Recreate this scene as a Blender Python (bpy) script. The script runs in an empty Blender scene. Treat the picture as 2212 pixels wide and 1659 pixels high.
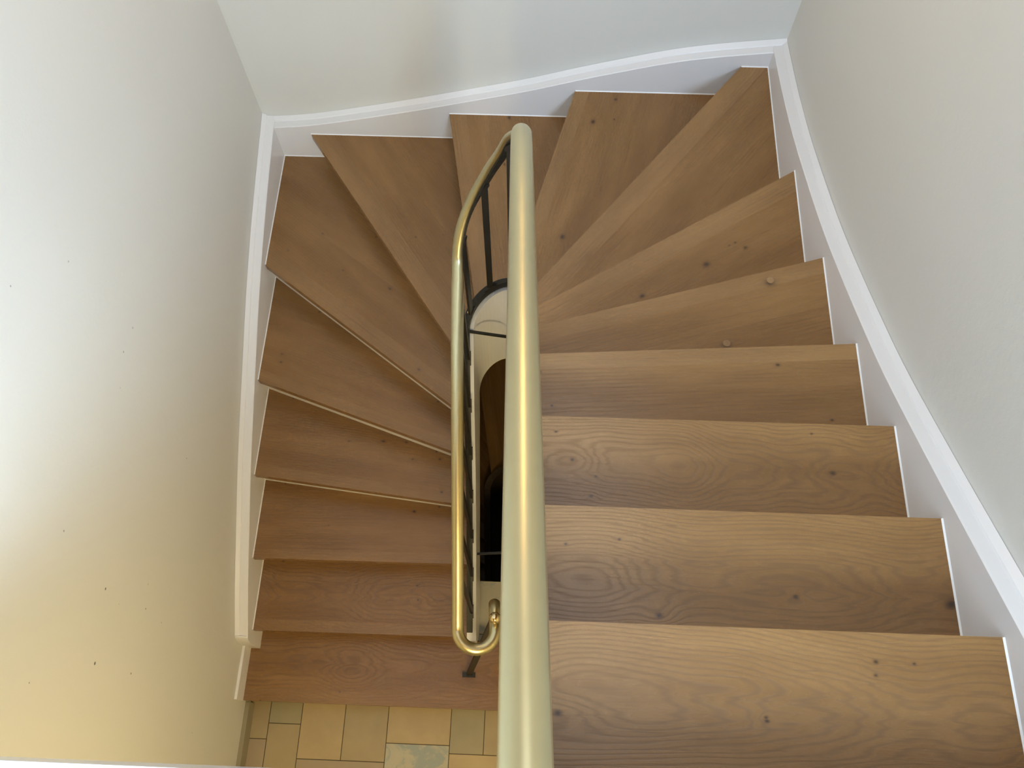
import bpy, bmesh, math, random
from mathutils import Vector, Matrix
random.seed(4)
SC = bpy.context.scene
COL = SC.collection

# ------------------------------------------------------------------ camera, world, exposure, lights
CAM_LOC = Vector((1.24304, -2.65648, 4.37806))
CAM_R = Matrix(((0.99924818, -0.03253837, 0.02107924),
                (0.03824253, 0.91659057, -0.39799401),
                (-0.00637095, 0.39850091, 0.91714581)))
F_PX = 1839.11
cd = bpy.data.cameras.new('camera'); cam = bpy.data.objects.new('camera', cd); COL.objects.link(cam)
cam.matrix_world = Matrix.Translation(CAM_LOC) @ CAM_R.to_4x4()
cd.sensor_fit = 'HORIZONTAL'; cd.sensor_width = 36.0; cd.lens = F_PX / 2212 * 36.0
cd.clip_start = 0.02
SC.camera = cam
vs = SC.view_settings
vs.view_transform = 'Standard'; vs.look = 'None'; vs.gamma = 1.0; vs.use_curve_mapping = False
vs.exposure = -0.16
w = bpy.data.worlds.new('sky'); SC.world = w; w.use_nodes = True
bg = w.node_tree.nodes['Background']
bg.inputs['Color'].default_value = (0.62, 0.78, 1.0, 1); bg.inputs['Strength'].default_value = 1.0

def area(name, loc, target, sx, sy, power, color):
    l = bpy.data.lights.new(name, 'AREA'); l.shape = 'RECTANGLE'; l.size = sx; l.size_y = sy
    l.energy = power; l.color = color
    o = bpy.data.objects.new(name, l); COL.objects.link(o); o.location = loc
    d = Vector(target) - Vector(loc); o.rotation_euler = d.to_track_quat('-Z', 'Y').to_euler()
    return o
XR = 2.190            # face of the right string
WL, WB, WR = -0.055, 0.055, XR + 0.055   # wall planes
# daylight entering by the window of the upper landing, right wall
area('window_daylight', (WR - 0.03, -3.85, 3.90), (0.0, -2.5, 2.7), 1.0, 1.1, 198, (0.60, 0.78, 1.0))
# daylight entering by the roof light above the well
area('rooflight_daylight', (1.45, -1.4, 5.02), (1.45, -1.4, 0), 0.95, 2.2, 13, (0.92, 0.97, 1.0))

# ------------------------------------------------------------------ helpers
def ray_z(u, v, z):
    d = CAM_R @ Vector(((u - 1106) / F_PX, -(v - 829.5) / F_PX, -1.0))
    return CAM_LOC + d * ((z - CAM_LOC.z) / d.z)

def link(name, me, mat=None, parent=None, label=None, mats=None):
    o = bpy.data.objects.new(name, me); COL.objects.link(o)
    for m in (mats or ([mat] if mat else [])): me.materials.append(m)
    if parent: o.parent = parent
    if label: o['label'] = label
    return o
def from_bm(name, bm, mat=None, parent=None, label=None, bevel=0, mats=None, smooth=False, local=None):
    if bevel:
        bmesh.ops.bevel(bm, geom=[e for e in bm.edges if len(e.link_faces) == 2 and e.calc_face_angle(0) > 0.6],
                        offset=bevel, segments=2, affect='EDGES', profile=0.6, clamp_overlap=True)
    bmesh.ops.recalc_face_normals(bm, faces=bm.faces)
    me = bpy.data.meshes.new(name); 
    if local is not None: bm.transform(local.inverted())
    bm.to_mesh(me); bm.free()
    if smooth:
        for p in me.polygons: p.use_smooth = True
    o = link(name, me, mat, parent, label, mats)
    if local is not None: o.matrix_world = local if not parent else local
    return o
def box(bm, x0, x1, y0, y1, z0, z1):
    vs_ = [bm.verts.new((x, y, z)) for x in (x0, x1) for y in (y0, y1) for z in (z0, z1)]
    for f in ((0,1,3,2),(4,6,7,5),(0,4,5,1),(2,3,7,6),(0,2,6,4),(1,5,7,3)):
        bm.faces.new([vs_[i] for i in f])
def obox(bm, c, ax, ay, az, hx, hy, hz):
    c, ax, ay, az = Vector(c), Vector(ax), Vector(ay), Vector(az)
    vs_ = [bm.verts.new(c + ax*hx*i + ay*hy*j + az*hz*k) for i in (-1,1) for j in (-1,1) for k in (-1,1)]
    for f in ((0,1,3,2),(4,6,7,5),(0,4,5,1),(2,3,7,6),(0,2,6,4),(1,5,7,3)):
        bm.faces.new([vs_[i] for i in f])
def prism(bm, poly, z0, z1):
    lo = [bm.verts.new((x, y, z0)) for x, y in poly]; hi = [bm.verts.new((x, y, z1)) for x, y in poly]
    n = len(poly)
    bm.faces.new(hi); bm.faces.new(lo[::-1])
    for i in range(n):
        bm.faces.new((lo[i], lo[(i+1) % n], hi[(i+1) % n], hi[i]))
def loft(bm, rings, closed=True, cap=True):
    R = [[bm.verts.new(p) for p in r] for r in rings]
    n = len(R[0])
    for a, b in zip(R, R[1:]):
        for i in range(n if closed else n-1):
            j = (i+1) % n
            bm.faces.new((a[i], a[j], b[j], b[i]))
    if cap and closed:
        bm.faces.new(R[0][::-1]); bm.faces.new(R[-1])
def tag(o, label, cat, group=None):
    o['label'] = label; o['category'] = cat
    if group: o['group'] = group
    return o
def empty(name, loc, label, cat, group=None):
    o = bpy.data.objects.new(name, None); COL.objects.link(o); o.empty_display_size = 0.1
    o.location = loc
    return tag(o, label, cat, group)
def adopt(o, root):
    """parent without moving the child"""
    o.parent = root; o.matrix_parent_inverse = Matrix.Translation(-root.location)
    return o
def struct(o):
    o['kind'] = 'structure'; return o

# ------------------------------------------------------------------ materials
class NT:
    def __init__(s, name):
        s.m = bpy.data.materials.new(name); s.m.use_nodes = True; s.t = s.m.node_tree
        s.b = s.t.nodes['Principled BSDF']
    def n(s, typ, **kw):
        nd = s.t.nodes.new(typ)
        for k, v in kw.items():
            if k.startswith('i_'):
                key = k[2:]; key = int(key) if key.isdigit() else key.replace('_', ' ')
                s.put(nd.inputs[key], v)
            else: setattr(nd, k, v)
        return nd
    def put(s, inp, v):
        if isinstance(v, bpy.types.NodeSocket): s.t.links.new(v, inp)
        else: inp.default_value = v
    def math(s, op, a, b=None, c=None, clamp=False):
        nd = s.t.nodes.new('ShaderNodeMath'); nd.operation = op; nd.use_clamp = clamp
        s.put(nd.inputs[0], a)
        if b is not None: s.put(nd.inputs[1], b)
        if c is not None: s.put(nd.inputs[2], c)
        return nd.outputs[0]
    def noise(s, vec, scale, detail=2, rough=0.5, w=None, dist=0):
        nd = s.t.nodes.new('ShaderNodeTexNoise'); nd.inputs['Scale'].default_value = scale
        nd.inputs['Detail'].default_value = detail; nd.inputs['Roughness'].default_value = rough
        nd.inputs['Distortion'].default_value = dist
        if w is not None:
            nd.noise_dimensions = '4D'; s.put(nd.inputs['W'], w)
        s.t.links.new(vec, nd.inputs['Vector']); return nd.outputs[0]
    def xyz(s, x, y, z=0.0):
        nd = s.t.nodes.new('ShaderNodeCombineXYZ')
        for i, v in enumerate((x, y, z)): s.put(nd.inputs[i], v)
        return nd.outputs[0]
    def mix(s, f, a, b, mode='MIX'):
        nd = s.t.nodes.new('ShaderNodeMix'); nd.data_type = 'RGBA'; nd.blend_type = mode
        s.put(nd.inputs[0], f)
        for k, v in ((6, a), (7, b)):
            if isinstance(v, bpy.types.NodeSocket): s.t.links.new(v, nd.inputs[k])
            else: nd.inputs[k].default_value = (*v, 1) if len(v) == 3 else v
        return nd.outputs[2]
    def ss(s, x, a, b):
        nd = s.t.nodes.new('ShaderNodeMapRange'); nd.interpolation_type = 'SMOOTHSTEP'
        s.put(nd.inputs[0], x); nd.inputs[1].default_value = a; nd.inputs[2].default_value = b
        return nd.outputs[0]

def plain(name, col, rough=0.5, metal=0.0, bump=0.0, bscale=200, var=0.0, spec=0.5, vscale=3):
    t = NT(name); b = t.b
    tc = t.n('ShaderNodeTexCoord').outputs['Object']
    if var:
        f = t.noise(tc, vscale, 3)
        t.put(b.inputs['Base Color'], t.mix(f, [c*(1-var) for c in col], [min(1, c*(1+var)) for c in col]))
    else: b.inputs['Base Color'].default_value = (*col, 1)
    b.inputs['Roughness'].default_value = rough; b.inputs['Metallic'].default_value = metal
    b.inputs['Specular IOR Level'].default_value = spec
    if bump:
        bp = t.n('ShaderNodeBump'); bp.inputs['Strength'].default_value = bump; bp.inputs['Distance'].default_value = 0.002
        t.put(bp.inputs['Height'], t.noise(tc, bscale, 4)); t.put(b.inputs['Normal'], bp.outputs[0])
    return t.m

def oak(name, seed, rings=95, amp=4.0, knots=(), band=0.055, seam=None, tint=1.0, stretch=1.3, cross=5.0, marks=(), contrast=(0.38, 0.85), flat=None, line=0.50):
    """oiled oak board: object x runs along the nosing, y back towards the riser.
    knots: (x, y, a, b, strength, dark radius)"""
    t = NT(name); b = t.b
    tc = t.n('ShaderNodeTexCoord').outputs['Object']
    sp = t.n('ShaderNodeSeparateXYZ'); t.t.links.new(tc, sp.inputs[0])
    x, y, z = sp.outputs
    # separate boards glued side by side: nosing strip, field, and sometimes a further seam
    bid = t.math('GREATER_THAN', y, band)
    if seam: bid = t.math('ADD', bid, t.math('GREATER_THAN', t.math('ADD', y, t.math('MULTIPLY', x, seam[1])), seam[0]))
    W = t.math('MULTIPLY_ADD', bid, 7.3, seed*3.17)
    yy = t.math('ADD', y, t.math('MULTIPLY', z, 0.8))
    v1 = t.xyz(t.math('MULTIPLY', x, stretch), t.math('MULTIPLY', yy, cross))
    warp = t.math('SUBTRACT', t.noise(v1, 1.0, 1.5, 0.45, W), 0.5)
    v1b = t.xyz(t.math('MULTIPLY', x, 7.0), t.math('MULTIPLY', yy, 26.0))
    warp2 = t.math('SUBTRACT', t.noise(v1b, 1.0, 2, 0.5, W), 0.5)
    if flat is None:
        g = t.math('MULTIPLY', yy, rings)
    else:            # flat-sawn board: rings of a trunk whose heart lies at a varying depth below the face
        yc, dep, fx = flat
        hd = t.noise(t.xyz(t.math('MULTIPLY', x, fx), 0.0), 1.0, 2, 0.5, W)
        hd = t.math('MULTIPLY', t.math('SUBTRACT', hd, 0.28), dep)
        hy = t.math('SUBTRACT', yy, t.math('MULTIPLY_ADD', t.math('SUBTRACT', t.noise(t.xyz(t.math('MULTIPLY', x, 1.7), 5.0), 1.0, 1, 0.5, W), 0.5), 0.09, yc))
        g = t.math('MULTIPLY', t.math('SQRT', t.math('ADD', t.math('MULTIPLY', hy, hy), t.math('MULTIPLY', hd, hd))), rings)
    g = t.math('MULTIPLY_ADD', warp, amp*2*math.pi, g)
    g = t.math('MULTIPLY_ADD', warp2, 3.4, g)
    v1c = t.xyz(t.math('MULTIPLY', x, 0.6), t.math('MULTIPLY', yy, 62.0))
    g = t.math('MULTIPLY_ADD', t.math('SUBTRACT', t.noise(v1c, 1.0, 2, 0.5, W), 0.5), 11.0, g)
    dark = None
    for (kx, ky, ka, kb, ks, kr) in knots:
        dx = t.math('SUBTRACT', x, kx); dy = t.math('SUBTRACT', yy, ky)
        if ks:
            q = t.math('ADD', t.math('POWER', t.math('ABSOLUTE', t.math('DIVIDE', dx, ka)), 2.0), t.math('POWER', t.math('ABSOLUTE', t.math('DIVIDE', dy, kb)), 2.0))
            e = t.math('EXPONENT', t.math('MULTIPLY', q, -1.0))
            g = t.math('MULTIPLY_ADD', e, ks*2*math.pi, g)
        if kr:
            q2 = t.math('ADD', t.math('POWER', t.math('ABSOLUTE', t.math('DIVIDE', dx, kr*1.3)), 2.0), t.math('POWER', t.math('ABSOLUTE', t.math('DIVIDE', dy, kr)), 2.0))
            e2 = t.math('EXPONENT', t.math('MULTIPLY', q2, -1.0))
            dark = e2 if dark is None else t.math('MAXIMUM', dark, e2)
    s = t.math('SINE', g)
    ring = t.math('POWER', t.math('MULTIPLY_ADD', s, 0.5, 0.5), 3.2)
    vis = t.noise(t.xyz(t.math('MULTIPLY', x, 2.1), t.math('MULTIPLY', yy, 9.0)), 1.0, 1, 0.5, t.math('ADD', W, 4.4))
    ring = t.math('MULTIPLY', ring, t.ss(vis, *contrast))
    vf = t.xyz(t.math('MULTIPLY', x, 9.0), t.math('MULTIPLY', yy, 330.0))
    fine = t.noise(vf, 1.0, 3, 0.6, W)
    vb = t.xyz(t.math('MULTIPLY', x, 1.8), t.math('MULTIPLY', yy, 11.0))
    tone = t.noise(vb, 1.0, 3, 0.55, t.math('ADD', W, 11.0))
    A = [c*tint for c in (0.285, 0.150, 0.050)]; B = [c*tint for c in (0.200, 0.098, 0.029)]
    col = t.mix(t.ss(tone, 0.25, 0.78), B, A)
    col = t.mix(t.math('MULTIPLY', ring, line), col, [c*tint for c in (0.112, 0.055, 0.021)])
    pores = t.ss(fine, 0.56, 0.74)
    col = t.mix(t.math('MULTIPLY', pores, 0.42), col, [c*tint for c in (0.100, 0.048, 0.018)])
    lum = t.math('MULTIPLY_ADD', bid, 0.0, 1.0)
    # nosing strip slightly paler
    nb = t.math('SUBTRACT', 1.0, t.math('MINIMUM', bid, 1.0))
    col = t.mix(t.math('MULTIPLY', nb, 0.12), col, [c*tint for c in (0.43, 0.27, 0.135)])
    if dark is not None:
        col = t.mix(t.math('MULTIPLY', dark, 0.95), col, (0.030, 0.013, 0.006))
    for (mx, my, mr) in marks:      # pale round plugs
        dd = t.math('ADD', t.math('POWER', t.math('ABSOLUTE', t.math('SUBTRACT', x, mx)), 2.0), t.math('POWER', t.math('ABSOLUTE', t.math('SUBTRACT', yy, my)), 2.0))
        inside = t.math('LESS_THAN', dd, mr*mr)
        col = t.mix(inside, col, (0.30, 0.172, 0.074))
    t.put(b.inputs['Base Color'], col)
    r = t.math('MULTIPLY_ADD', ring, 0.10, 0.27)
    t.put(b.inputs['Roughness'], t.math('MULTIPLY_ADD', pores, 0.10, r))
    b.inputs['Specular IOR Level'].default_value = 0.5
    bp = t.n('ShaderNodeBump'); bp.inputs['Strength'].default_value = 0.25; bp.inputs['Distance'].default_value = 0.0006
    t.put(bp.inputs['Height'], t.math('MULTIPLY', t.math('ADD', pores, ring), -1.0)); t.put(b.inputs['Normal'], bp.outputs[0])
    return t.m

def wall_mat(specks=()):
    t = NT('wall_plaster' + ('_specked' if specks else '')); tc = t.n('ShaderNodeTexCoord').outputs['Object']
    f = t.noise(tc, 1.6, 3)
    col = t.mix(f, (0.70, 0.685, 0.635), (0.735, 0.72, 0.672))
    # a few small chips and specks
    v = t.n('ShaderNodeTexVoronoi'); v.inputs['Scale'].default_value = 3.3; t.t.links.new(tc, v.inputs['Vector'])
    spot = t.ss(v.outputs['Distance'], 0.016, 0.010)
    col = t.mix(t.math('MULTIPLY', spot, 0.55), col, (0.22, 0.20, 0.16))
    if specks:
        sp = t.n('ShaderNodeSeparateXYZ'); t.t.links.new(tc, sp.inputs[0])
        wob = t.math('MULTIPLY_ADD', t.noise(tc, 160, 3), 0.9, 0.55)
        for (py, pz, r, k) in specks:
            dd = t.math('SQRT', t.math('ADD', t.math('POWER', t.math('ABSOLUTE', t.math('SUBTRACT', sp.outputs[1], py)), 2.0), t.math('POWER', t.math('ABSOLUTE', t.math('SUBTRACT', sp.outputs[2], pz)), 2.0)))
            e = t.ss(t.math('MULTIPLY', dd, wob), r, r*0.5)
            col = t.mix(t.math('MULTIPLY', e, k), col, (0.11, 0.11, 0.095))
    t.put(t.b.inputs['Base Color'], col); t.b.inputs['Roughness'].default_value = 0.62
    bp = t.n('ShaderNodeBump'); bp.inputs['Strength'].default_value = 0.25; bp.inputs['Distance'].default_value = 0.004
    t.put(bp.inputs['Height'], t.noise(tc, 26, 5, 0.6)); t.put(t.b.inputs['Normal'], bp.outputs[0])
    return t.m
M_WALL = wall_mat()
def ray_x(u, v, x):
    d = CAM_R @ Vector(((u - 1106) / F_PX, -(v - 829.5) / F_PX, -1.0))
    return CAM_LOC + d * ((x - CAM_LOC.x) / d.x)
SPK = []
for (u, v, r, k) in ((228, 1272, .0055, .9), (315, 1315, .004, .8), (205, 1433, .007, .95), (283, 1455, .0045, .9), (138, 1147, .004, .7), (63, 1475, .0035, .7),
                     (403, 990, .004, .6), (23, 618, .0035, .6), (148, 565, .004, .5), (267, 760, .0045, .6), (260, 838, .003, .4), (320, 1262, .005, .25), (349, 1345, .004, .4), (415, 1583, .004, .4), (257, 1305, .003, .4)):
    q = ray_x(u, v, WL); SPK.append((q.y, q.z, r, k))
M_WALL_SPECKED = wall_mat(SPK)
M_WHITE = plain('white_gloss_paint', (0.80, 0.78, 0.775), 0.32, bump=0.08, bscale=60, var=0.02)
M_RISER = plain('white_riser_paint', (0.78, 0.74, 0.70), 0.45)
M_CAULK = plain('white_sealant', (0.86, 0.85, 0.84), 0.4)
M_CEIL = plain('ceiling_paint', (0.82, 0.82, 0.80), 0.8)
M_IRON = plain('dark_bronze_steel', (0.028, 0.026, 0.021), 0.42, metal=0.55, var=0.3, vscale=30)
M_BLACK = plain('black_plastic', (0.012, 0.011, 0.010), 0.45)
M_SKIRT = plain('stone_skirting', (0.30, 0.26, 0.17), 0.4, var=0.12, vscale=9)
M_GROUT = plain('dark_grout', (0.10, 0.075, 0.040), 0.8)

def brass_mat():
    t = NT('satin_brass'); tc = t.n('ShaderNodeTexCoord').outputs['Object']
    f = t.noise(tc, 35, 4)
    t.put(t.b.inputs['Base Color'], t.mix(f, (0.57, 0.505, 0.295), (0.61, 0.545, 0.32)))
    t.b.inputs['Metallic'].default_value = 1.0
    t.put(t.b.inputs['Roughness'], t.math('MULTIPLY_ADD', f, 0.05, 0.30))
    return t.m
M_BRASS = brass_mat()
def polished():
    m = plain('polished_brass', (0.80, 0.66, 0.38), 0.12, metal=1.0); return m
M_POL = polished()

# ------------------------------------------------------------------ stair plan
RZ = 0.165
C0 = Vector((1.085, -1.075)); RW = 0.11          # centre and half width of the stair well
SK = 0.027                                         # the well runs very slightly askew
DN = Vector((SK, -1.0)).normalized()
DR = Vector((0.034, -1.0)).normalized()             # its right side opens a little wider towards the landing
def well(s, r=RW):
    """plan point + tangent on the well outline; s<0 right side, 0..pi*RW the far bend, beyond: left side"""
    L = math.pi*RW
    if s < 0: return C0 + Vector((r, 0)) + DR*(-s), -DR
    if s > L: return C0 + Vector((-r, 0)) + DN*(s-L), DN.copy()
    a = s/RW
    return C0 + Vector((math.cos(a), math.sin(a)))*r, Vector((-math.sin(a), math.cos(a)))
LARC = math.pi*RW
def outer(s):
    """plan point on the outer rectangle; s=0 right back corner, negative: right side, 0..XR back, beyond: left side"""
    if s < 0: return Vector((XR, s))
    if s <= XR: return Vector((XR - s, 0.0))
    return Vector((0.0, -(s - XR)))
def inter(fn, s0, s1, P, D, n=4000):
    """first parameter where path fn crosses the line P + D*t"""
    N = Vector((-D.y, D.x)); best = None
    prev = None
    for i in range(n+1):
        s = s0 + (s1-s0)*i/n
        q = fn(s); q = q[0] if isinstance(q, tuple) else q
        d = (q - P).dot(N)
        if prev is not None and (d == 0 or (d > 0) != (prev[1] > 0)):
            a, b_ = prev[0], s
            ss_ = a + (b_-a)*abs(prev[1])/(abs(prev[1])+abs(d)+1e-12)
            pt = fn(ss_); pt = pt[0] if isinstance(pt, tuple) else pt
            if best is None or abs((pt-P).dot(D)) < best[1]: best = (ss_, abs((pt-P).dot(D)))
        prev = (s, d)
    return best[0] if best else None
# nosing lines: outer end, inner visible end (plan metres)
NOS = {0: ((2.190, -2.695), (1.300, -2.695)),
       1: ((2.190, -2.410), (1.295, -2.411)), 2: ((2.190, -2.129), (1.289, -2.130)), 3: ((2.190, -1.843), (1.277, -1.846)),
       4: ((2.190, -1.524), (1.267, -1.589)), 5: ((2.190, -1.129), (1.262, -1.413)), 6: ((2.190, -0.653), (1.260, -1.251)),
       7: ((2.078, 0.0), (1.257, -1.065)), 8: ((1.399, 0.0), (1.244, -0.596)), 9: ((0.837, 0.0), (0.940, -0.584)),
       10: ((0.164, 0.0), (0.907, -1.087)), 11: ((0.0, -0.636), (0.909, -1.305)), 12: ((0.0, -1.147), (0.908, -1.458)),
       13: ((0.0, -1.546), (0.908, -1.647)), 14: ((0.0, -1.889), (0.902, -1.883)), 15: ((0.0, -2.184), (0.910, -2.180))}
ZT = lambda k: RZ*(17-k)
NSHIFT = {10: .003, 11: .010, 12: .011, 13: .010, 14: .008, 15: .005}
LINES = {}
for k, (a, b_) in NOS.items():
    A = Vector(a); B = Vector(b_); D = (B-A).normalized()
    if k in NSHIFT:                     # measured on the lower edge of the nosing: move back to its top edge
        if k == 10: A = A + Vector((NSHIFT[k]*1.2, 0)); a = (A.x, a[1])
        else: A = A + Vector((0, NSHIFT[k]*1.1)); a = (a[0], A.y)
        B = B + Vector((0, NSHIFT[k]*1.1)) + (Vector((NSHIFT[k], 0)) if k == 10 else Vector((0, 0)))
        D = (B-A).normalized()
    so = (-(XR) if False else 0)
    if a[0] >= XR - 1e-6: so = a[1]
    elif a[1] == 0.0: so = XR - a[0]
    else: so = XR - a[1]
    LINES[k] = (A, D, so)
def hits(k, back=0.0):
    """(outer s, inner s) of nosing line k shifted back (towards the upper tread) by `back`"""
    A, D, so = LINES[k]
    Nn = Vector((D.y, -D.x))
    # 'back' direction = against the direction of descent (increasing outer s)
    t = (outer(so+0.01) - outer(so-0.01)).normalized()
    if Nn.dot(t) > 0: Nn = -Nn
    P = A + Nn*back
    s_o = so if back == 0 else inter(outer, so-0.9, so+0.3, P, D)
    cand = inter(well, -2.2, LARC+1.6, P, D, 6000)
    # nearest crossing of the well outline seen from the outer end is the one we want
    return s_o, cand, P, D
def path(fn, s0, s1, step, corners=()):
    n = max(1, int(abs(s1-s0)/step)); out = []
    ss_ = sorted(set([s0 + (s1-s0)*i/n for i in range(n+1)] + [c for c in corners if min(s0, s1) < c < max(s0, s1)]), reverse=s1 < s0)
    for s in ss_:
        q = fn(s); out.append(q[0] if isinstance(q, tuple) else q)
    return out
def tread_poly(k, back_over=0.055, inset=0.0):
    so1, si1, _, _ = hits(k)
    so0, si0, _, _ = hits(k-1, back_over)
    op = [outer(so0)] + [outer(c) for c in (0.0, XR) if so0 < c < so1] + [outer(so1)]
    ip = path(well, si1, si0, 0.012) if si1 > 0 and si0 < LARC else [well(si1)[0], well(si0)[0]]
    poly = op + ip
    res = []
    for q in poly:
        if not res or (q - res[-1]).length > 0.002: res.append(q)
    return [(q.x, q.y) for q in res]

# ------------------------------------------------------------------ staircase
stairs = empty('staircase', (1.1, -1.2, 0.0),
               'winding staircase of oiled oak treads with white risers and white wall strings', 'staircase')
# knots: tread -> list of (u, v, a, b, strength, dark radius) measured on the photograph
K = {1: [(1880, 1710, .10, .03, 3, 0), (1205, 1540, .10, .035, 4.5, .006), (1892, 1430, .02, .01, .6, .004), (1892, 1459, .02, .008, .4, .003), (1657, 1558, .03, .018, 1.0, .004), (1655, 1550, .01, .01, .3, .003), (1975, 1434, .02, .01, .4, .003), (1640, 1520, .16, .022, 1.6, 0)],
     2: [(1719, 1289, .03, .02, 1.2, .005), (1424, 1330, .04, .03, -2.0, .006), (2056, 1305, .03, .022, 1.5, .011), (1420, 1250, .15, .020, 1.6, 0), (1222, 1175, .02, .01, .4, .003), (1338, 1165, .02, .01, .5, .003), (1860, 1255, .16, .02, 1.2, 0)],
     3: [(1799, 1022, .085, .045, 5.0, .006), (1236, 993, .085, .033, 4.0, .004), (1287, 1029, .01, .01, .3, .003), (1277, 1072, .02, .012, .8, .004), (1753, 937, .01, .01, .3, .003), (1201, 933, .01, .01, .3, .003)],
     4: [(1690, 785, .05, .018, 1.2, 0), (1680, 788, .02, .005, .4, .005), (1797, 907, .012, .01, .4, .004), (1166, 803, .01, .008, .4, .004), (1192, 876, .01, .01, .2, .003)],
     5: [(1663, 610, .05, .028, 1.6, .013), (1570, 745, .07, .03, 1.8, .012), (1525, 650, .03, .03, .5, 0)],
     6: [(1526, 571, .03, .02, 1.5, .010), (1387, 639, .025, .015, 1.2, .008), (1610, 535, .02, .012, 1.0, .006), (1575, 530, .05, .004, .8, .003), (1588, 524, .012, .003, .3, .004)],
     7: [(1420, 360, .05, .02, 1.0, 0)],
     8: [(1281, 263, .05, .028, 1.6, .010), (1330, 215, .03, .02, 1.2, .006), (1215, 512, .045, .03, 1.6, .010), (1327, 258, .02, .015, .8, .004)],
     9: [(1100, 254, .02, .012, .8, .007), (1090, 355, .01, .008, .4, .005)],
     10: [(898, 512, .012, .008, .5, .004), (957, 507, .012, .01, .4, .003)],
     11: [(697, 505, .03, .015, 1.0, .005), (740, 580, .05, .02, 1.2, 0), (622, 541, .02, .01, .8, .004), (741, 584, .02, .012, .8, .004), (842, 624, .02, .012, 1.0, .006), (905, 798, .02, .012, .9, .006), (812, 512, .02, .01, .6, .003)],
     12: [(607, 782, .02, .006, .5, .005), (609, 765, .015, .01, .4, .004), (946, 868, .01, .008, .3, .004), (690, 674, .01, .01, .3, .004)],
     13: [(754, 953, .02, .012, .6, .004), (828, 953, .03, .015, 1.0, .007), (878, 955, .02, .01, .6, .005), (891, 992, .015, .01, .6, .004), (943, 976, .006, .006, .2, .004), (950, 992, .02, .012, .7, .005), (954, 1063, .025, .02, 1.0, .005), (634, 860, .006, .006, .2, .003)],
     14: [(895, 1105, .03, .02, 1.2, .006), (949, 1095, .006, .006, .2, .004), (710, 1135, .05, .006, .5, .003), (617, 1045, .006, .006, .2, .003)],
     15: [(903, 1296, .06, .028, 2.6, .004), (901, 1265, .02, .01, .5, .004), (770, 1290, .12, .018, 1.3, 0), (612, 1212, .01, .006, .2, .004)],
     16: [(918, 1460, .06, .022, 2.6, 0), (730, 1430, .14, .030, 2.2, 0), (734, 1495, .01, .008, .2, .003), (562, 1514, .01, .005, .2, .004)]}
PLUGS = {5: [(1664, 605, .0115), (1570, 741, .0115)]}
STYLE = {1: dict(rings=780, amp=3.6, stretch=2.2, cross=7, contrast=(0.05, 0.5), line=.36, flat=(1535, .46, 1.05)),
         2: dict(rings=760, amp=3.4, stretch=2.2, cross=7, contrast=(0.05, 0.5), line=.36, flat=(1262, .44, 1.15)),
         3: dict(rings=820, amp=3.4, stretch=2.4, cross=7, contrast=(0.05, 0.5), line=.36, flat=(1005, .40, 1.5)),
         15: dict(rings=560, amp=3.0, stretch=2.0, cross=7, contrast=(0.1, 0.6), line=.40, flat=(1290, .42, 1.5)),
         16: dict(rings=520, amp=3.2, stretch=2.0, cross=7, contrast=(0.1, 0.6), line=.36, flat=(1440, .46, 1.3)), 14: dict(rings=480, amp=2.4)}
BAND = {1: 0.0, 2: 0.0, 3: 0.0, 4: .05, 5: .055, 6: .075, 7: .085, 8: .06, 9: .075, 10: .085, 11: .08, 12: .05, 13: .05, 14: .045, 15: .05, 16: .055}
SEAM = {7: (.33, 0), 9: (.30, .03), 4: (.13, 0), 11: (.28, 0), 10: (.25, 0), 5: (.17, .01), 6: (.22, 0), 8: (.30, 0)}
TT = 0.040
tread_frames = {}
for k in range(1, 17):
    zt = ZT(k)
    if k == 16:
        A = Vector((-0.042, -2.476)); D = Vector((1, 0)); 
        poly = [(-0.043, -2.476), (1.31, -2.476), (1.31, -2.172), (1.02, -2.172), (1.02, -2.135), (0.0, -2.135), (0.0, -2.243), (-0.043, -2.243)]
        back = Vector((0, 1))
    else:
        A, D, so = LINES[k]
        poly = tread_poly(k)
        t = (outer(so+0.01) - outer(so-0.01)).normalized()
        back = Vector((-D.y, D.x))
        if back.dot(t) > 0: back = -back
    # local frame: x along nosing, y to the back, z up
    X = Vector((D.x, D.y, 0)); Y = Vector((back.x, back.y, 0)); Z = Vector((0, 0, 1))
    if X.cross(Y).z < 0:
        X = -X
    Mx = Matrix(((X.x, Y.x, 0, A.x), (X.y, Y.y, 0, A.y), (0, 0, 1, zt), (0, 0, 0, 1)))
    tread_frames[k] = Mx
    kn = []; inv = Mx.inverted()
    for (u, v, ka, kb, ks, kr) in K.get(k, []):
        q = inv @ ray_z(u, v, zt); kn.append((q.x, q.y, ka, kb, ks, kr))
    mk = []
    for (u, v, mr) in PLUGS.get(k, []):
        q = inv @ ray_z(u, v, zt); mk.append((q.x, q.y, mr))
    st = STYLE.get(k, dict(rings=520, amp=1.7, stretch=1.0, cross=3.6))
    if st.get('flat'):
        st = dict(st); u_ = 1600 if k < 4 else 800
        st['flat'] = ((inv @ ray_z(u_, st['flat'][0], zt)).y, st['flat'][1], st['flat'][2])
    mat = oak('oak_tread_%s' % 'abcdefghijklmnop'[k-1], k, knots=kn, marks=mk, band=BAND[k], seam=SEAM.get(k), tint=1.0 + random.uniform(-.03, .03), **st)
    bm = bmesh.new(); prism(bm, poly, zt-TT, zt)
    o = from_bm('tread', bm, mat, None, None, bevel=0.002, local=Mx)
    adopt(o, stairs)
    if k == 5: o['label'] = 'oak tread with two round pale wood plugs set in dark knots'
    if k == 3: o['label'] = 'oak tread with two large oval knots of swirling grain'
    if k == 16: o['label'] = 'lowest and widest oak tread beside the stone tile floor'
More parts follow.
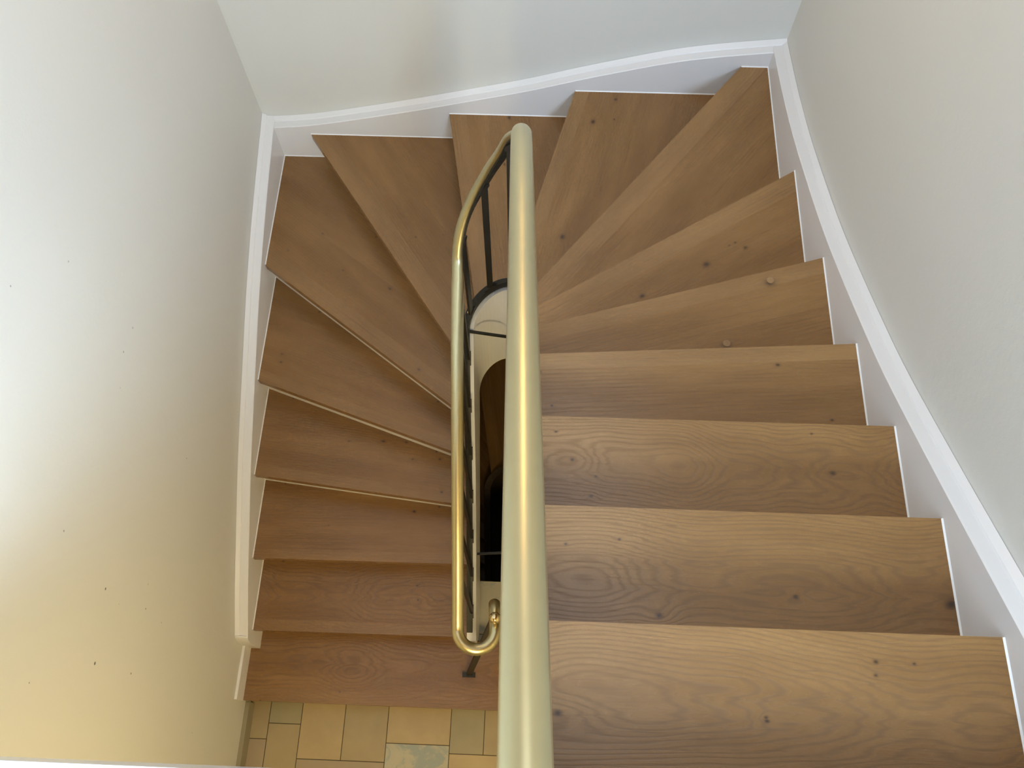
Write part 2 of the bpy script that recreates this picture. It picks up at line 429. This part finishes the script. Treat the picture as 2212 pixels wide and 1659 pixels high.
# risers
for k in range(0, 16):
    zlo, zhi = ZT(k+1), ZT(k)-TT
    so, si, P, D = hits(k, 0.026)
    so2, si2, P2, D2 = hits(k, 0.045)
    a, b_ = outer(so), well(si)[0]; c, d = well(si2)[0], outer(so2)
    if k == 15: b_ = Vector((1.0, b_.y)); c = Vector((1.0, c.y))
    bm = bmesh.new(); prism(bm, [(q.x, q.y) for q in (a, b_, c, d)], zlo-0.002, zhi+0.002)
    adopt(from_bm('riser', bm, M_RISER, None, 'white painted riser' if k in (11, 12, 13) else None), stairs)
bm = bmesh.new(); box(bm, -0.043, 1.30, -2.435, -2.42, 0.0, ZT(16)-TT)
adopt(from_bm('riser', bm, M_RISER), stairs)

# wall strings: (coordinate along wall, top height)
def interp(pts, x):
    pts = sorted(pts)
    if x <= pts[0][0]:
        (x0, y0), (x1, y1) = pts[0], pts[1]
    elif x >= pts[-1][0]:
        (x0, y0), (x1, y1) = pts[-2], pts[-1]
    else:
        for i in range(len(pts)-1):
            if pts[i][0] <= x <= pts[i+1][0]:
                (x0, y0), (x1, y1) = pts[i], pts[i+1]; break
    return y0 + (y1-y0)*(x-x0)/(x1-x0)
def smooth_fn(pts, r=0.10):
    def f(x): return sum(interp(pts, x + r*(i/4.0)) for i in range(-4, 5))/9.0
    return f
RIGHT = [(-3.0, 3.055), (-2.418, 2.708), (-2.084, 2.513), (-1.842, 2.376), (-1.648, 2.270), (-1.34, 2.13), (-1.09, 2.024), (-0.925, 1.965), (-0.768, 1.915), (-0.585, 1.857), (-0.412, 1.813), (-0.224, 1.773), (0.0, 1.738)]
BACK = [(0.0, 1.193), (0.165, 1.210), (0.33, 1.247), (0.492, 1.286), (0.689, 1.335), (1.212, 1.481), (1.408, 1.55), (1.598, 1.608), (1.783, 1.664), (1.966, 1.70), (2.19, 1.73)]
LEFT = [(-2.195, 0.394), (-1.995, 0.506), (-1.878, 0.558), (-1.532, 0.721), (-1.243, 0.833), (-1.014, 0.917), (-0.845, 0.982), (-0.696, 1.029), (-0.503, 1.086), (-0.30, 1.135), (0.0, 1.20)]
fR, fB, fL = smooth_fn(RIGHT), smooth_fn(BACK), smooth_fn(LEFT)
T = 0.054
def string(name, f, u0, u1, place, n=60, depth=0.42, mat=M_WHITE, label=None, endround=0):
    bm = bmesh.new(); rings = []
    for i in range(n+1):
        u = u0 + (u1-u0)*i/n; z = f(u)
        zb = z - depth
        rings.append([place(u, 0, zb), place(u, 0, z-0.003), place(u, 0.003, z), place(u, 0.034, z+0.001),
                      place(u, 0.037, z+0.006), place(u, T, z+0.018), place(u, T, zb)])
    loft(bm, rings)
    o = from_bm(name, bm, mat, None, label); adopt(o, stairs); return o
string('wall_string', fR, -2.95, 0.054, lambda u, a, z: (XR+a, u, z))
string('wall_string', fB, -0.054, XR+0.054, lambda u, a, z: (u, a, z))
string('wall_string', lambda u: fL(u), -2.215, 0.054, lambda u, a, z: (-a, u, z))
# rounded lower end of the left string down to the last tread
bm = bmesh.new(); rings = []
for i in range(9):
    a = i/8.0*math.pi/2
    y = -2.215 - 0.028*math.sin(a); z = fL(-2.215) - 0.14*(1-math.cos(a))
    rings.append([(0, y, 0.165), (0, y, z), (-T, y, z+0.018*(1-i/8)), (-T, y, 0.165)])
loft(bm, rings); adopt(from_bm('wall_string', bm, M_WHITE), stairs)

# sealant beads where treads meet the strings
W_ = 0.0035
for k in range(1, 16):
    zt = ZT(k); so1 = hits(k)[0]; so0 = hits(k-1, 0.030)[0]
    cuts = [so0] + [c for c in (0.0, XR) if so0 < c < so1] + [so1]
    for a, b_ in zip(cuts, cuts[1:]):
        pa, pb = outer(a+1e-4), outer(b_-1e-4)
        if (pb-pa).length < 0.01: continue
        tdir = (pb-pa).normalized(); nrm = Vector((-tdir.y, tdir.x))      # towards the inside of the stair
        if nrm.dot(Vector((1.1, -1.2)) - pa) < 0: nrm = -nrm
        r0 = [(pa.x, pa.y, zt), (pa.x, pa.y, zt+W_), (pa.x+nrm.x*W_, pa.y+nrm.y*W_, zt)]
        r1 = [(pb.x, pb.y, zt), (pb.x, pb.y, zt+W_), (pb.x+nrm.x*W_, pb.y+nrm.y*W_, zt)]
        bm = bmesh.new(); loft(bm, [r0, r1])
        adopt(from_bm('sealant_bead', bm, M_CAULK), stairs)

# inner string round the well
def pitch_tab():
    tab = []
    for k in range(0, 16):
        tab.append((hits(k)[1], ZT(k)))
    tab.append((LARC + 1.40, ZT(16)))
    return tab
PT = pitch_tab()
def zstring(s):
    pts = PT
    return sum(interp(pts, s + 0.09*i/4.0) for i in range(-4, 5))/9.0
bm = bmesh.new(); rings = []
S0, S1 = -1.75, LARC+1.115
n = 150
for i in range(n+1):
    s = S0 + (S1-S0)*i/n
    zt = zstring(s) + 0.005
    arc = max(0.0, min(1.0, (s+0.25)/0.3)) * max(0.0, min(1.0, (LARC+0.6-s)/0.5))
    zb = max(zt - 0.42 - 0.20*arc, 0.168 if s > LARC+1.08 else -0.02)
    pi_, _ = well(s, RW-0.029); po, _ = well(s, RW+0.013)
    rings.append([(po.x, po.y, zb), (po.x, po.y, zt), (pi_.x, pi_.y, zt), (pi_.x, pi_.y, zb)])
loft(bm, rings)
adopt(from_bm('well_string', bm, M_WHITE, None, 'white inner string curving round the open well'), stairs)

# small open joint where back and right strings meet
def ray_y(u, v, y):
    d = CAM_R @ Vector(((u - 1106) / F_PX, -(v - 829.5) / F_PX, -1.0))
    return CAM_LOC + d * ((y - CAM_LOC.y) / d.y)
p0, p1 = ray_y(1672.5, 116, -0.001), ray_y(1666.5, 134, -0.001); dd = (p1-p0).normalized()
bm = bmesh.new(); obox(bm, (p0+p1)/2, dd, (0, 1, 0), dd.cross(Vector((0, 1, 0))), (p1-p0).length/2, 0.001, 0.0011)
adopt(from_bm('joint_gap', bm, M_IRON, None, 'thin dark open joint'), stairs)

# ------------------------------------------------------------------ basement flight below
base = empty('basement_staircase', (1.1, -1.2, -2.31), 'dark basement stairs glimpsed down through the narrow stair well', 'staircase')
M_DARKOAK = oak('oak_basement_tread', 33, rings=300, amp=1.5)
children = [c for c in stairs.children]
tread_objs = [c for c in children if c.name.startswith('tread')]
riser_objs = [c for c in children if c.name.startswith('riser')]
for src in tread_objs[3:13] + riser_objs[3:13]:
    o = src.copy(); COL.objects.link(o); o.parent = base
    o.matrix_parent_inverse = Matrix.Translation(-base.location)
    o.matrix_basis = Matrix.Translation((0, 0, -2.31)) @ src.matrix_basis
    if 'label' in o: del o['label']
bm = bmesh.new(); rings = []
for i in range(81):
    s = -0.6 + (LARC+1.3)*i/80; zt = zstring(s) - 2.31
    pi_, _ = well(s, RW-0.029); po, _ = well(s, RW+0.013)
    rings.append([(po.x, po.y, zt-0.4), (po.x, po.y, zt), (pi_.x, pi_.y, zt), (pi_.x, pi_.y, zt-0.4)])
loft(bm, rings)
adopt(from_bm('well_string', bm, plain('brown_string_paint', (0.12, 0.08, 0.05), 0.5)), base)

# ------------------------------------------------------------------ railing
def cat(pts, s):
    """monotone-ish cubic through (s, z) control points"""
    n = len(pts)
    if s <= pts[0][0]: return pts[0][1] + (s-pts[0][0])*(pts[1][1]-pts[0][1])/(pts[1][0]-pts[0][0])
    if s >= pts[-1][0]: return pts[-1][1] + (s-pts[-1][0])*(pts[-1][1]-pts[-2][1])/(pts[-1][0]-pts[-2][0])
    for i in range(n-1):
        if pts[i][0] <= s <= pts[i+1][0]: break
    x0, y0 = pts[i]; x1, y1 = pts[i+1]; h = x1-x0; d = (y1-y0)/h
    def slope(j):
        if j == 0: return (pts[1][1]-pts[0][1])/(pts[1][0]-pts[0][0])
        if j == n-1: return (pts[-1][1]-pts[-2][1])/(pts[-1][0]-pts[-2][0])
        a = (pts[j][1]-pts[j-1][1])/(pts[j][0]-pts[j-1][0]); b_ = (pts[j+1][1]-pts[j][1])/(pts[j+1][0]-pts[j][0])
        return 2*a*b_/(a+b_) if a*b_ > 0 else 0
    m0, m1 = slope(i), slope(i+1); t = (s-x0)/h
    return (2*t**3-3*t**2+1)*y0 + (t**3-2*t**2+t)*h*m0 + (-2*t**3+3*t**2)*y1 + (t**3-t**2)*h*m1
zr = lambda y: 3.03 + 0.5827*(-1.607 - y)
RAILZ = [(-1.9, zr(-1.075-1.9)), (-1.4, zr(-2.475)), (-0.9, zr(-1.975)), (-0.40, zr(-1.475)), (-0.30, 2.845), (-0.20, 2.73), (-0.1, 2.595), (0.0, 2.47),
         (0.085, 2.366), (0.12, 2.277), (0.158, 2.19), (0.184, 2.128), (0.219, 2.052), (0.25, 1.988), (0.283, 1.925), (0.32, 1.855),
         (LARC, 1.815), (LARC+0.10, 1.765), (LARC+0.25, 1.70), (LARC+0.5, 1.55), (LARC+0.8, 1.365), (LARC+1.05, 1.215), (LARC+1.17, 1.155)]
def railz(s): return cat(RAILZ, s)
rail_pts = []
N = 260
sA, sB = -1.86, LARC+1.17
for i in range(N+1):
    s = sA + (sB-sA)*i/N
    q, tg = well(s); rail_pts.append((Vector((q.x, q.y, railz(s))), tg))
q, tg = well(sB); zend = railz(sB)
UR = 0.069
cen = q + Vector((UR, UR*SK))
for i in range(1, 25):
    a = math.pi + math.pi*i/24
    p2 = cen + Vector((math.cos(a), math.sin(a)))*UR
    rail_pts.append((Vector((p2.x, p2.y, zend - 0.025*math.sin(i/24*math.pi/2))), Vector((-math.sin(a), math.cos(a)))))
last = rail_pts[-1][0].copy()
for i in range(1, 9):
    rail_pts.append((last + Vector((-0.0008*i, 0.010*i, -0.003*i)), Vector((-SK, 1))))
last = rail_pts[-1][0].copy()
for i in range(1, 11):
    a = i/10*math.radians(66)
    rail_pts.append((last + Vector((-0.003*i/10, 0.030*math.sin(a), -0.030*(1-math.cos(a)) - 0.02*a)), Vector((-SK, 1))))
last = rail_pts[-1][0].copy()
def bank_rail(i):
    s = sA + (sB-sA)*i/N
    if s < -0.06 or s > LARC+0.12: return 0.0
    u = (s+0.06)/(LARC+0.18)
    return BANK*min(1.0, 2.2*math.sin(math.pi*u)**1.2)
BANK = math.radians(55)
def sweep(bm, pts, prof, bank=None):
    rings = []
    for i, (p_, tg_) in enumerate(pts):
        a = pts[max(0, i-1)][0]; b_ = pts[min(len(pts)-1, i+1)][0]
        t_ = (b_-a).normalized()
        l = Vector((-tg_.y, tg_.x, 0)).normalized()
        l = (l - t_*l.dot(t_)).normalized()
        n_ = t_.cross(l).normalized()
        if n_.z < 0 and abs(t_.z) < 0.98: n_ = -n_
        if bank:
            b = bank(i); l, n_ = l*math.cos(b) + n_*math.sin(b)*(1 if True else 0), n_*math.cos(b) - l*math.sin(b)
        rings.append([p_ + l*x + n_*y for x, y in prof])
    loft(bm, rings)
WID = 0.0225
prof = [(WID*math.cos(a), 0.020*math.sin(a)) for a in [math.pi*i/14 for i in range(15)]]
prof += [(-WID, -0.006), (-WID*0.8, -0.0105), (WID*0.8, -0.0105), (WID, -0.006)]
railing = empty('stair_railing', (1.1, -1.2, 0.165), 'brass handrail on dark flat steel balusters looping round the stair well', 'railing')
bm = bmesh.new(); sweep(bm, rail_pts, prof, bank_rail)
o = from_bm('handrail', bm, M_BRASS, None, 'wide satin brass handrail', smooth=True)
adopt(o, railing)
for f_ in o.data.polygons:
    if len(f_.vertices) > 4: f_.use_smooth = False
m_ = o.modifiers.new('edge', 'EDGE_SPLIT'); m_.split_angle = math.radians(50)
# dark iron core under the handrail
core = [(-0.010, -0.0105), (-0.010, -0.018), (0.010, -0.018), (0.010, -0.0105)]
bm = bmesh.new(); sweep(bm, rail_pts[:N+1], core, bank_rail); adopt(from_bm('rail_core', bm, M_IRON), railing)
# bottom rail above the inner string
BARZ = lambda s: zstring(s) + 0.030
bpts = []
for i in range(201):
    s = -1.80 + (LARC+1.08+1.80)*i/200
    q, tg = well(s); bpts.append((Vector((q.x, q.y, BARZ(s))), tg))
bar = [(-0.0125, -0.011), (-0.0125, 0.011), (0.0145, 0.011), (0.0145, -0.011)]
bm = bmesh.new(); sweep(bm, bpts, bar); adopt(from_bm('bottom_rail', bm, M_IRON), railing)
# balusters
bal_s = [-1.70, -1.42, -1.14, -0.86, -0.60, -0.36, -0.14, 0.075, 0.185, 0.300,
         LARC+0.10, LARC+0.25, LARC+0.40, LARC+0.55, LARC+0.70, LARC+0.85, LARC+1.0]
for s in bal_s:
    q, tg = well(s); tg = tg.normalized(); nr = Vector((-tg.y, tg.x))
    z1 = railz(s) - 0.035; z0 = BARZ(s) + 0.035
    if z1 - z0 < 0.1: continue
    bm = bmesh.new()
    # slim flat bar with its wide side across the view, set just inside the rail line
    off = nr*0.012
    T3, N3, Z3 = Vector((tg.x, tg.y, 0)), Vector((nr.x, nr.y, 0)), Vector((0, 0, 1))
    if s > -0.05: q = q + nr*0.012
    c = Vector((q.x, q.y, (z0+z1)/2))
    obox(bm, c, T3, N3, Z3, 0.0115, 0.005, (z1-z0)/2)
    b_ = from_bm('baluster', bm, M_IRON, None, None, bevel=0.001); adopt(b_, railing)
    for zz, slope_f in ((z1+0.004, railz), (z0-0.008, BARZ)):
        dz = (slope_f(s+0.01)-slope_f(s-0.01))/0.02
        tt = Vector((tg.x, tg.y, dz)).normalized(); nn = tt.cross(N3).normalized()
        bm = bmesh.new()
        obox(bm, Vector((q.x, q.y, zz)), tt, N3, nn, 0.030, 0.008, 0.006)
        br = from_bm('bracket', bm, M_IRON, None, None, bevel=0.001)
        br.parent = b_; br.matrix_parent_inverse = Matrix.Identity(4)
        if s > LARC: continue
        bm = bmesh.new(); bmesh.ops.create_uvsphere(bm, u_segments=10, v_segments=6, radius=0.0065, matrix=Matrix.Translation((q.x-nr.x*0.010, q.y-nr.y*0.010, zz+0.004)))
        sc = from_bm('screw', bm, M_POL, None, 'small polished brass screw', smooth=True)
        sc.parent = b_; sc.matrix_parent_inverse = Matrix.Identity(4)
# tie rods across the well
for (a, b_) in (((0.962, -1.075, 1.267), (1.195, -1.075, 1.210)), ((0.985, -1.82, 0.46), (1.232, -1.80, 0.46))):
    a = Vector(a); b_ = Vector(b_); d = (b_-a).normalized(); l = Vector((-d.y, d.x, 0)).normalized(); n_ = d.cross(l)
    bm = bmesh.new(); obox(bm, (a+b_)/2, d, l, n_, (b_-a).length/2, 0.005, 0.005)
    adopt(from_bm('tie_rod', bm, M_IRON), railing)
# foot stay on the lowest tread
F0 = Vector((1.001, -2.323, 0.165)); F1 = Vector((1.135, -2.20, 1.105))
d = (F1-F0).normalized(); l = Vector((1, 0, 0)); l = (l - d*l.dot(d)).normalized(); n_ = d.cross(l)
bm = bmesh.new(); obox(bm, (F0+F1)/2 + Vector((0, 0, .004)), d, l, n_, (F1-F0).length/2-0.006, 0.013, 0.006)
st_ = from_bm('stay', bm, M_IRON, None, 'slanting flat steel stay', bevel=0.001); adopt(st_, railing)
bm = bmesh.new(); obox(bm, F0 + Vector((0, -0.002, 0.006)), (1, 0, 0), (0, 1, 0), (0, 0, 1), 0.030, 0.011, 0.006)
ft = from_bm('foot_plate', bm, M_BLACK, None, 'black foot plate', bevel=0.003); ft.parent = st_; ft.matrix_parent_inverse = Matrix.Identity(4)
# ball finial at the return
bm = bmesh.new(); bc = ray_z(1069, 1335, 1.165)
bmesh.ops.create_uvsphere(bm, u_segments=32, v_segments=18, radius=0.022, matrix=Matrix.Translation(bc))
adopt(from_bm('ball', bm, M_POL, None, 'polished brass ball', smooth=True), railing)

# ------------------------------------------------------------------ room shell
def slab(name, x0, x1, y0, y1, z0, z1, mat):
    bm = bmesh.new(); box(bm, x0, x1, y0, y1, z0, z1); return struct(from_bm(name, bm, mat))
YF = -5.6; ZC = 5.05; ZB = -2.4
slab('wall_left', WL-0.15, WL, YF-0.15, WB+0.15, ZB, ZC, M_WALL_SPECKED)
slab('wall_back', WL, WR, WB, WB+0.15, ZB, ZC, M_WALL)
# right wall with the landing window opening y -4.25..-3.25, z 3.45..4.75
bm = bmesh.new()
wy0, wy1, wz0, wz1 = -4.40, -3.30, 3.30, 4.50
for a in ((YF-0.15, wy0, ZB, ZC), (wy1, WB+0.15, ZB, ZC), (wy0, wy1, ZB, wz0), (wy0, wy1, wz1, ZC)):
    box(bm, WR, WR+0.15, a[0], a[1], a[2], a[3])
struct(from_bm('wall_right', bm, M_WALL))
slab('wall_front', WL, WR, YF-0.15, YF, ZB, ZC, M_WALL)
# window frame and glass
M_GLASS = NT('clear_glass'); M_GLASS.b.inputs['Base Color'].default_value = (1, 1, 1, 1); M_GLASS.b.inputs['Roughness'].default_value = 0.0
M_GLASS.b.inputs['Transmission Weight'].default_value = 1.0; M_GLASS.b.inputs['IOR'].default_value = 1.1; M_GLASS = M_GLASS.m
bm = bmesh.new()
for a in ((wy0, wy0+0.05, wz0, wz1), (wy1-0.05, wy1, wz0, wz1), (wy0+0.05, wy1-0.05, wz0, wz0+0.05), (wy0+0.05, wy1-0.05, wz1-0.05, wz1), (-3.875, -3.825, wz0+0.05, wz1-0.05)):
    box(bm, WR+0.05, WR+0.10, a[0], a[1], a[2], a[3])
win = struct(from_bm('window_1', bm, M_WHITE))
bm = bmesh.new(); box(bm, WR+0.07, WR+0.08, wy0+0.05, wy1-0.05, wz0+0.05, wz1-0.05)
pane = from_bm('window_pane', bm, M_GLASS); pane.parent = win
# ceiling with roof light opening
bm = bmesh.new()
rx0, rx1, ry0, ry1 = 0.95, 1.95, -2.6, -0.2
for a in ((WL-0.15, rx0, YF-0.15, WB+0.15), (rx1, WR+0.15, YF-0.15, WB+0.15), (rx0, rx1, YF-0.15, ry0), (rx0, rx1, ry1, WB+0.15)):
    box(bm, a[0], a[1], a[2], a[3], ZC, ZC+0.15)
struct(from_bm('ceiling', bm, M_CEIL))
bm = bmesh.new()
for a in ((rx0, rx0+0.04, ry0, ry1), (rx1-0.04, rx1, ry0, ry1), (rx0+0.04, rx1-0.04, ry0, ry0+0.04), (rx0+0.04, rx1-0.04, ry1-0.04, ry1)):
    box(bm, a[0], a[1], a[2], a[3], ZC+0.05, ZC+0.10)
win2 = struct(from_bm('window_2', bm, M_WHITE))
bm = bmesh.new(); box(bm, rx0+0.04, rx1-0.04, ry0+0.04, ry1-0.04, ZC+0.07, ZC+0.08)
pane = from_bm('window_pane', bm, M_GLASS); pane.parent = win2

# upper landing
ZL = ZT(0)
M_LAND = oak('oak_landing', 61, rings=300, amp=2.0, band=-9)
landing = slab('floor_landing', WL, WR, YF, -2.716, ZL-0.25, ZL, M_LAND)
bm = bmesh.new(); box(bm, WL, 1.30, -2.716, -2.700, ZL-0.26, ZL+0.002)
struct(from_bm('trim_1', bm, plain('glossy_white_edge', (0.80, 0.83, 0.88), 0.22), bevel=0.002))
bm = bmesh.new(); prism(bm, [(1.30, -2.75), (2.19, -2.75), (2.19, -2.695), (1.30, -2.695)], ZL-TT, ZL+0.001)
struct(from_bm('trim_2', bm, M_LAND))

# baseboards at the foot of the left wall
bm = bmesh.new(); box(bm, WL, -0.043, -2.478, -2.243, 0.165-0.01, 0.262)
struct(from_bm('baseboard_left', bm, M_WHITE, bevel=0.002))
bm = bmesh.new(); box(bm, WL, -0.035, YF, -2.480, 0.0, 0.085)
struct(from_bm('baseboard_hall', bm, M_SKIRT, bevel=0.002))

# stone tile floor, irregular sizes: the pattern is part of the floor
def stone(name, a, b_, vein=None):
    t = NT(name); tc = t.n('ShaderNodeTexCoord').outputs['Object']
    f = t.noise(tc, 5.0, 5, 0.6)
    col = t.mix(t.ss(f, 0.3, 0.7), a, b_)
    if vein:
        g = t.noise(tc, 7.0, 6, 0.7, dist=1.2)
        col = t.mix(t.ss(g, 0.48, 0.62), col, vein)
    t.put(t.b.inputs['Base Color'], col); t.b.inputs['Roughness'].default_value = 0.35
    return t.m
ST = [stone('stone_sand', (0.44, 0.33, 0.17), (0.50, 0.38, 0.20)),
      stone('stone_olive', (0.34, 0.29, 0.17), (0.38, 0.32, 0.19)),
      stone('stone_tan', (0.38, 0.29, 0.16), (0.42, 0.33, 0.18)),
      stone('stone_veined', (0.46, 0.42, 0.30), (0.50, 0.46, 0.34), (0.33, 0.36, 0.32)),
      stone('stone_rose', (0.37, 0.29, 0.18), (0.40, 0.31, 0.20))]
tiles = [(-.055, .046, -2.637, -2.38, 2), (-.055, .046, -2.95, -2.637, 4), (.046, .200, -2.566, -2.38, 1), (.046, .200, -2.90, -2.566, 2),
         (.200, .408, -2.717, -2.38, 0), (.408, .616, -2.717, -2.38, 2), (.200, .616, -2.95, -2.717, 4),
         (.616, .918, -2.633, -2.38, 0), (.616, .918, -2.86, -2.633, 3), (.918, 1.079, -2.668, -2.38, 1), (1.079, 1.30, -2.668, -2.38, 2), (.918, 1.30, -2.95, -2.668, 0)]
rr = random.Random(7)
# fill the rest with a simple course of mixed stones, keeping off the measured ones
for (x0, x1, y0, y1) in ((-.055, .616, -5.6, -2.95), (.616, .918, -5.6, -2.86), (.918, WR, -5.6, -2.95), (1.30, WR, -2.95, -1.855), (1.013, 1.30, -2.38, -1.855), (-.055, 1.013, -2.38, -1.855)):
    ny = max(1, round((y1-y0)/0.3)); 
    for j in range(ny):
        ya, yb = y0+(y1-y0)*j/ny, y0+(y1-y0)*(j+1)/ny
        x = x0
        while x < x1-1e-6:
            xe = min(x1, x + rr.choice((.2, .3, .4)))
            if x1-xe < 0.1: xe = x1
            tiles.append((x, xe, ya, yb, rr.randrange(5))); x = xe
tiles.append((.046, .200, -2.95, -2.90, 1))
bm = bmesh.new(); jw = 0.0018
box(bm, WL, WR, YF, -1.855, -0.20, -0.003)
for f_ in bm.faces: f_.material_index = 5
for (x0, x1, y0, y1, mi) in tiles:
    nf = len(bm.faces); box(bm, x0+jw, x1-jw, y0+jw, y1-jw, -0.003, 0.0); bm.faces.ensure_lookup_table()
    for f_ in bm.faces[nf:]: f_.material_index = mi
struct(from_bm('floor', bm, None, mats=ST + [M_GROUT]))
# basement floor closes the bottom
slab('floor_basement', WL, WR, YF, WB, ZB-0.1, ZB, M_GROUT)
# ------------------------------------------------------------------ lamps of the house
def lamp(name, loc, r, power, color, label, wall_dir=None):
    e_ = empty(name, loc, label, 'lamp')
    t = NT(name + '_glow'); t.b.inputs['Base Color'].default_value = (1, .9, .75, 1)
    t.b.inputs['Emission Color'].default_value = (*color, 1)
    t.b.inputs['Emission Strength'].default_value = power
    bm = bmesh.new(); bmesh.ops.create_uvsphere(bm, u_segments=24, v_segments=14, radius=r, matrix=Matrix.Translation(loc))
    g = from_bm('globe', bm, t.m, None, None, smooth=True); adopt(g, e_)
    bm = bmesh.new()
    d = Vector(wall_dir)
    bmesh.ops.create_cone(bm, cap_ends=True, segments=24, radius1=r*0.75, radius2=r*0.55, depth=r*0.9,
                          matrix=Matrix.Translation(Vector(loc)+d*(r*1.25)) @ d.to_track_quat('-Z', 'Y').to_matrix().to_4x4())
    adopt(from_bm('base', bm, M_WHITE), e_)
    return e_
lamp('wall_lamp', (1.15, -0.12, 3.8), 0.03, 430, (1.0, 0.60, 0.24), 'round glass wall lamp high on the back wall', (0, 1, 0))
hall = lamp('pendant_lamp', (1.25, -3.40, 2.05), 0.17, 58, (1.0, 0.83, 0.42), 'round glass pendant lamp hanging under the upper landing', (0, 0, 1))
bm = bmesh.new(); box(bm, 1.246, 1.254, -3.404, -3.396, 2.25, ZL-0.25)
adopt(from_bm('cord', bm, M_BLACK), hall)
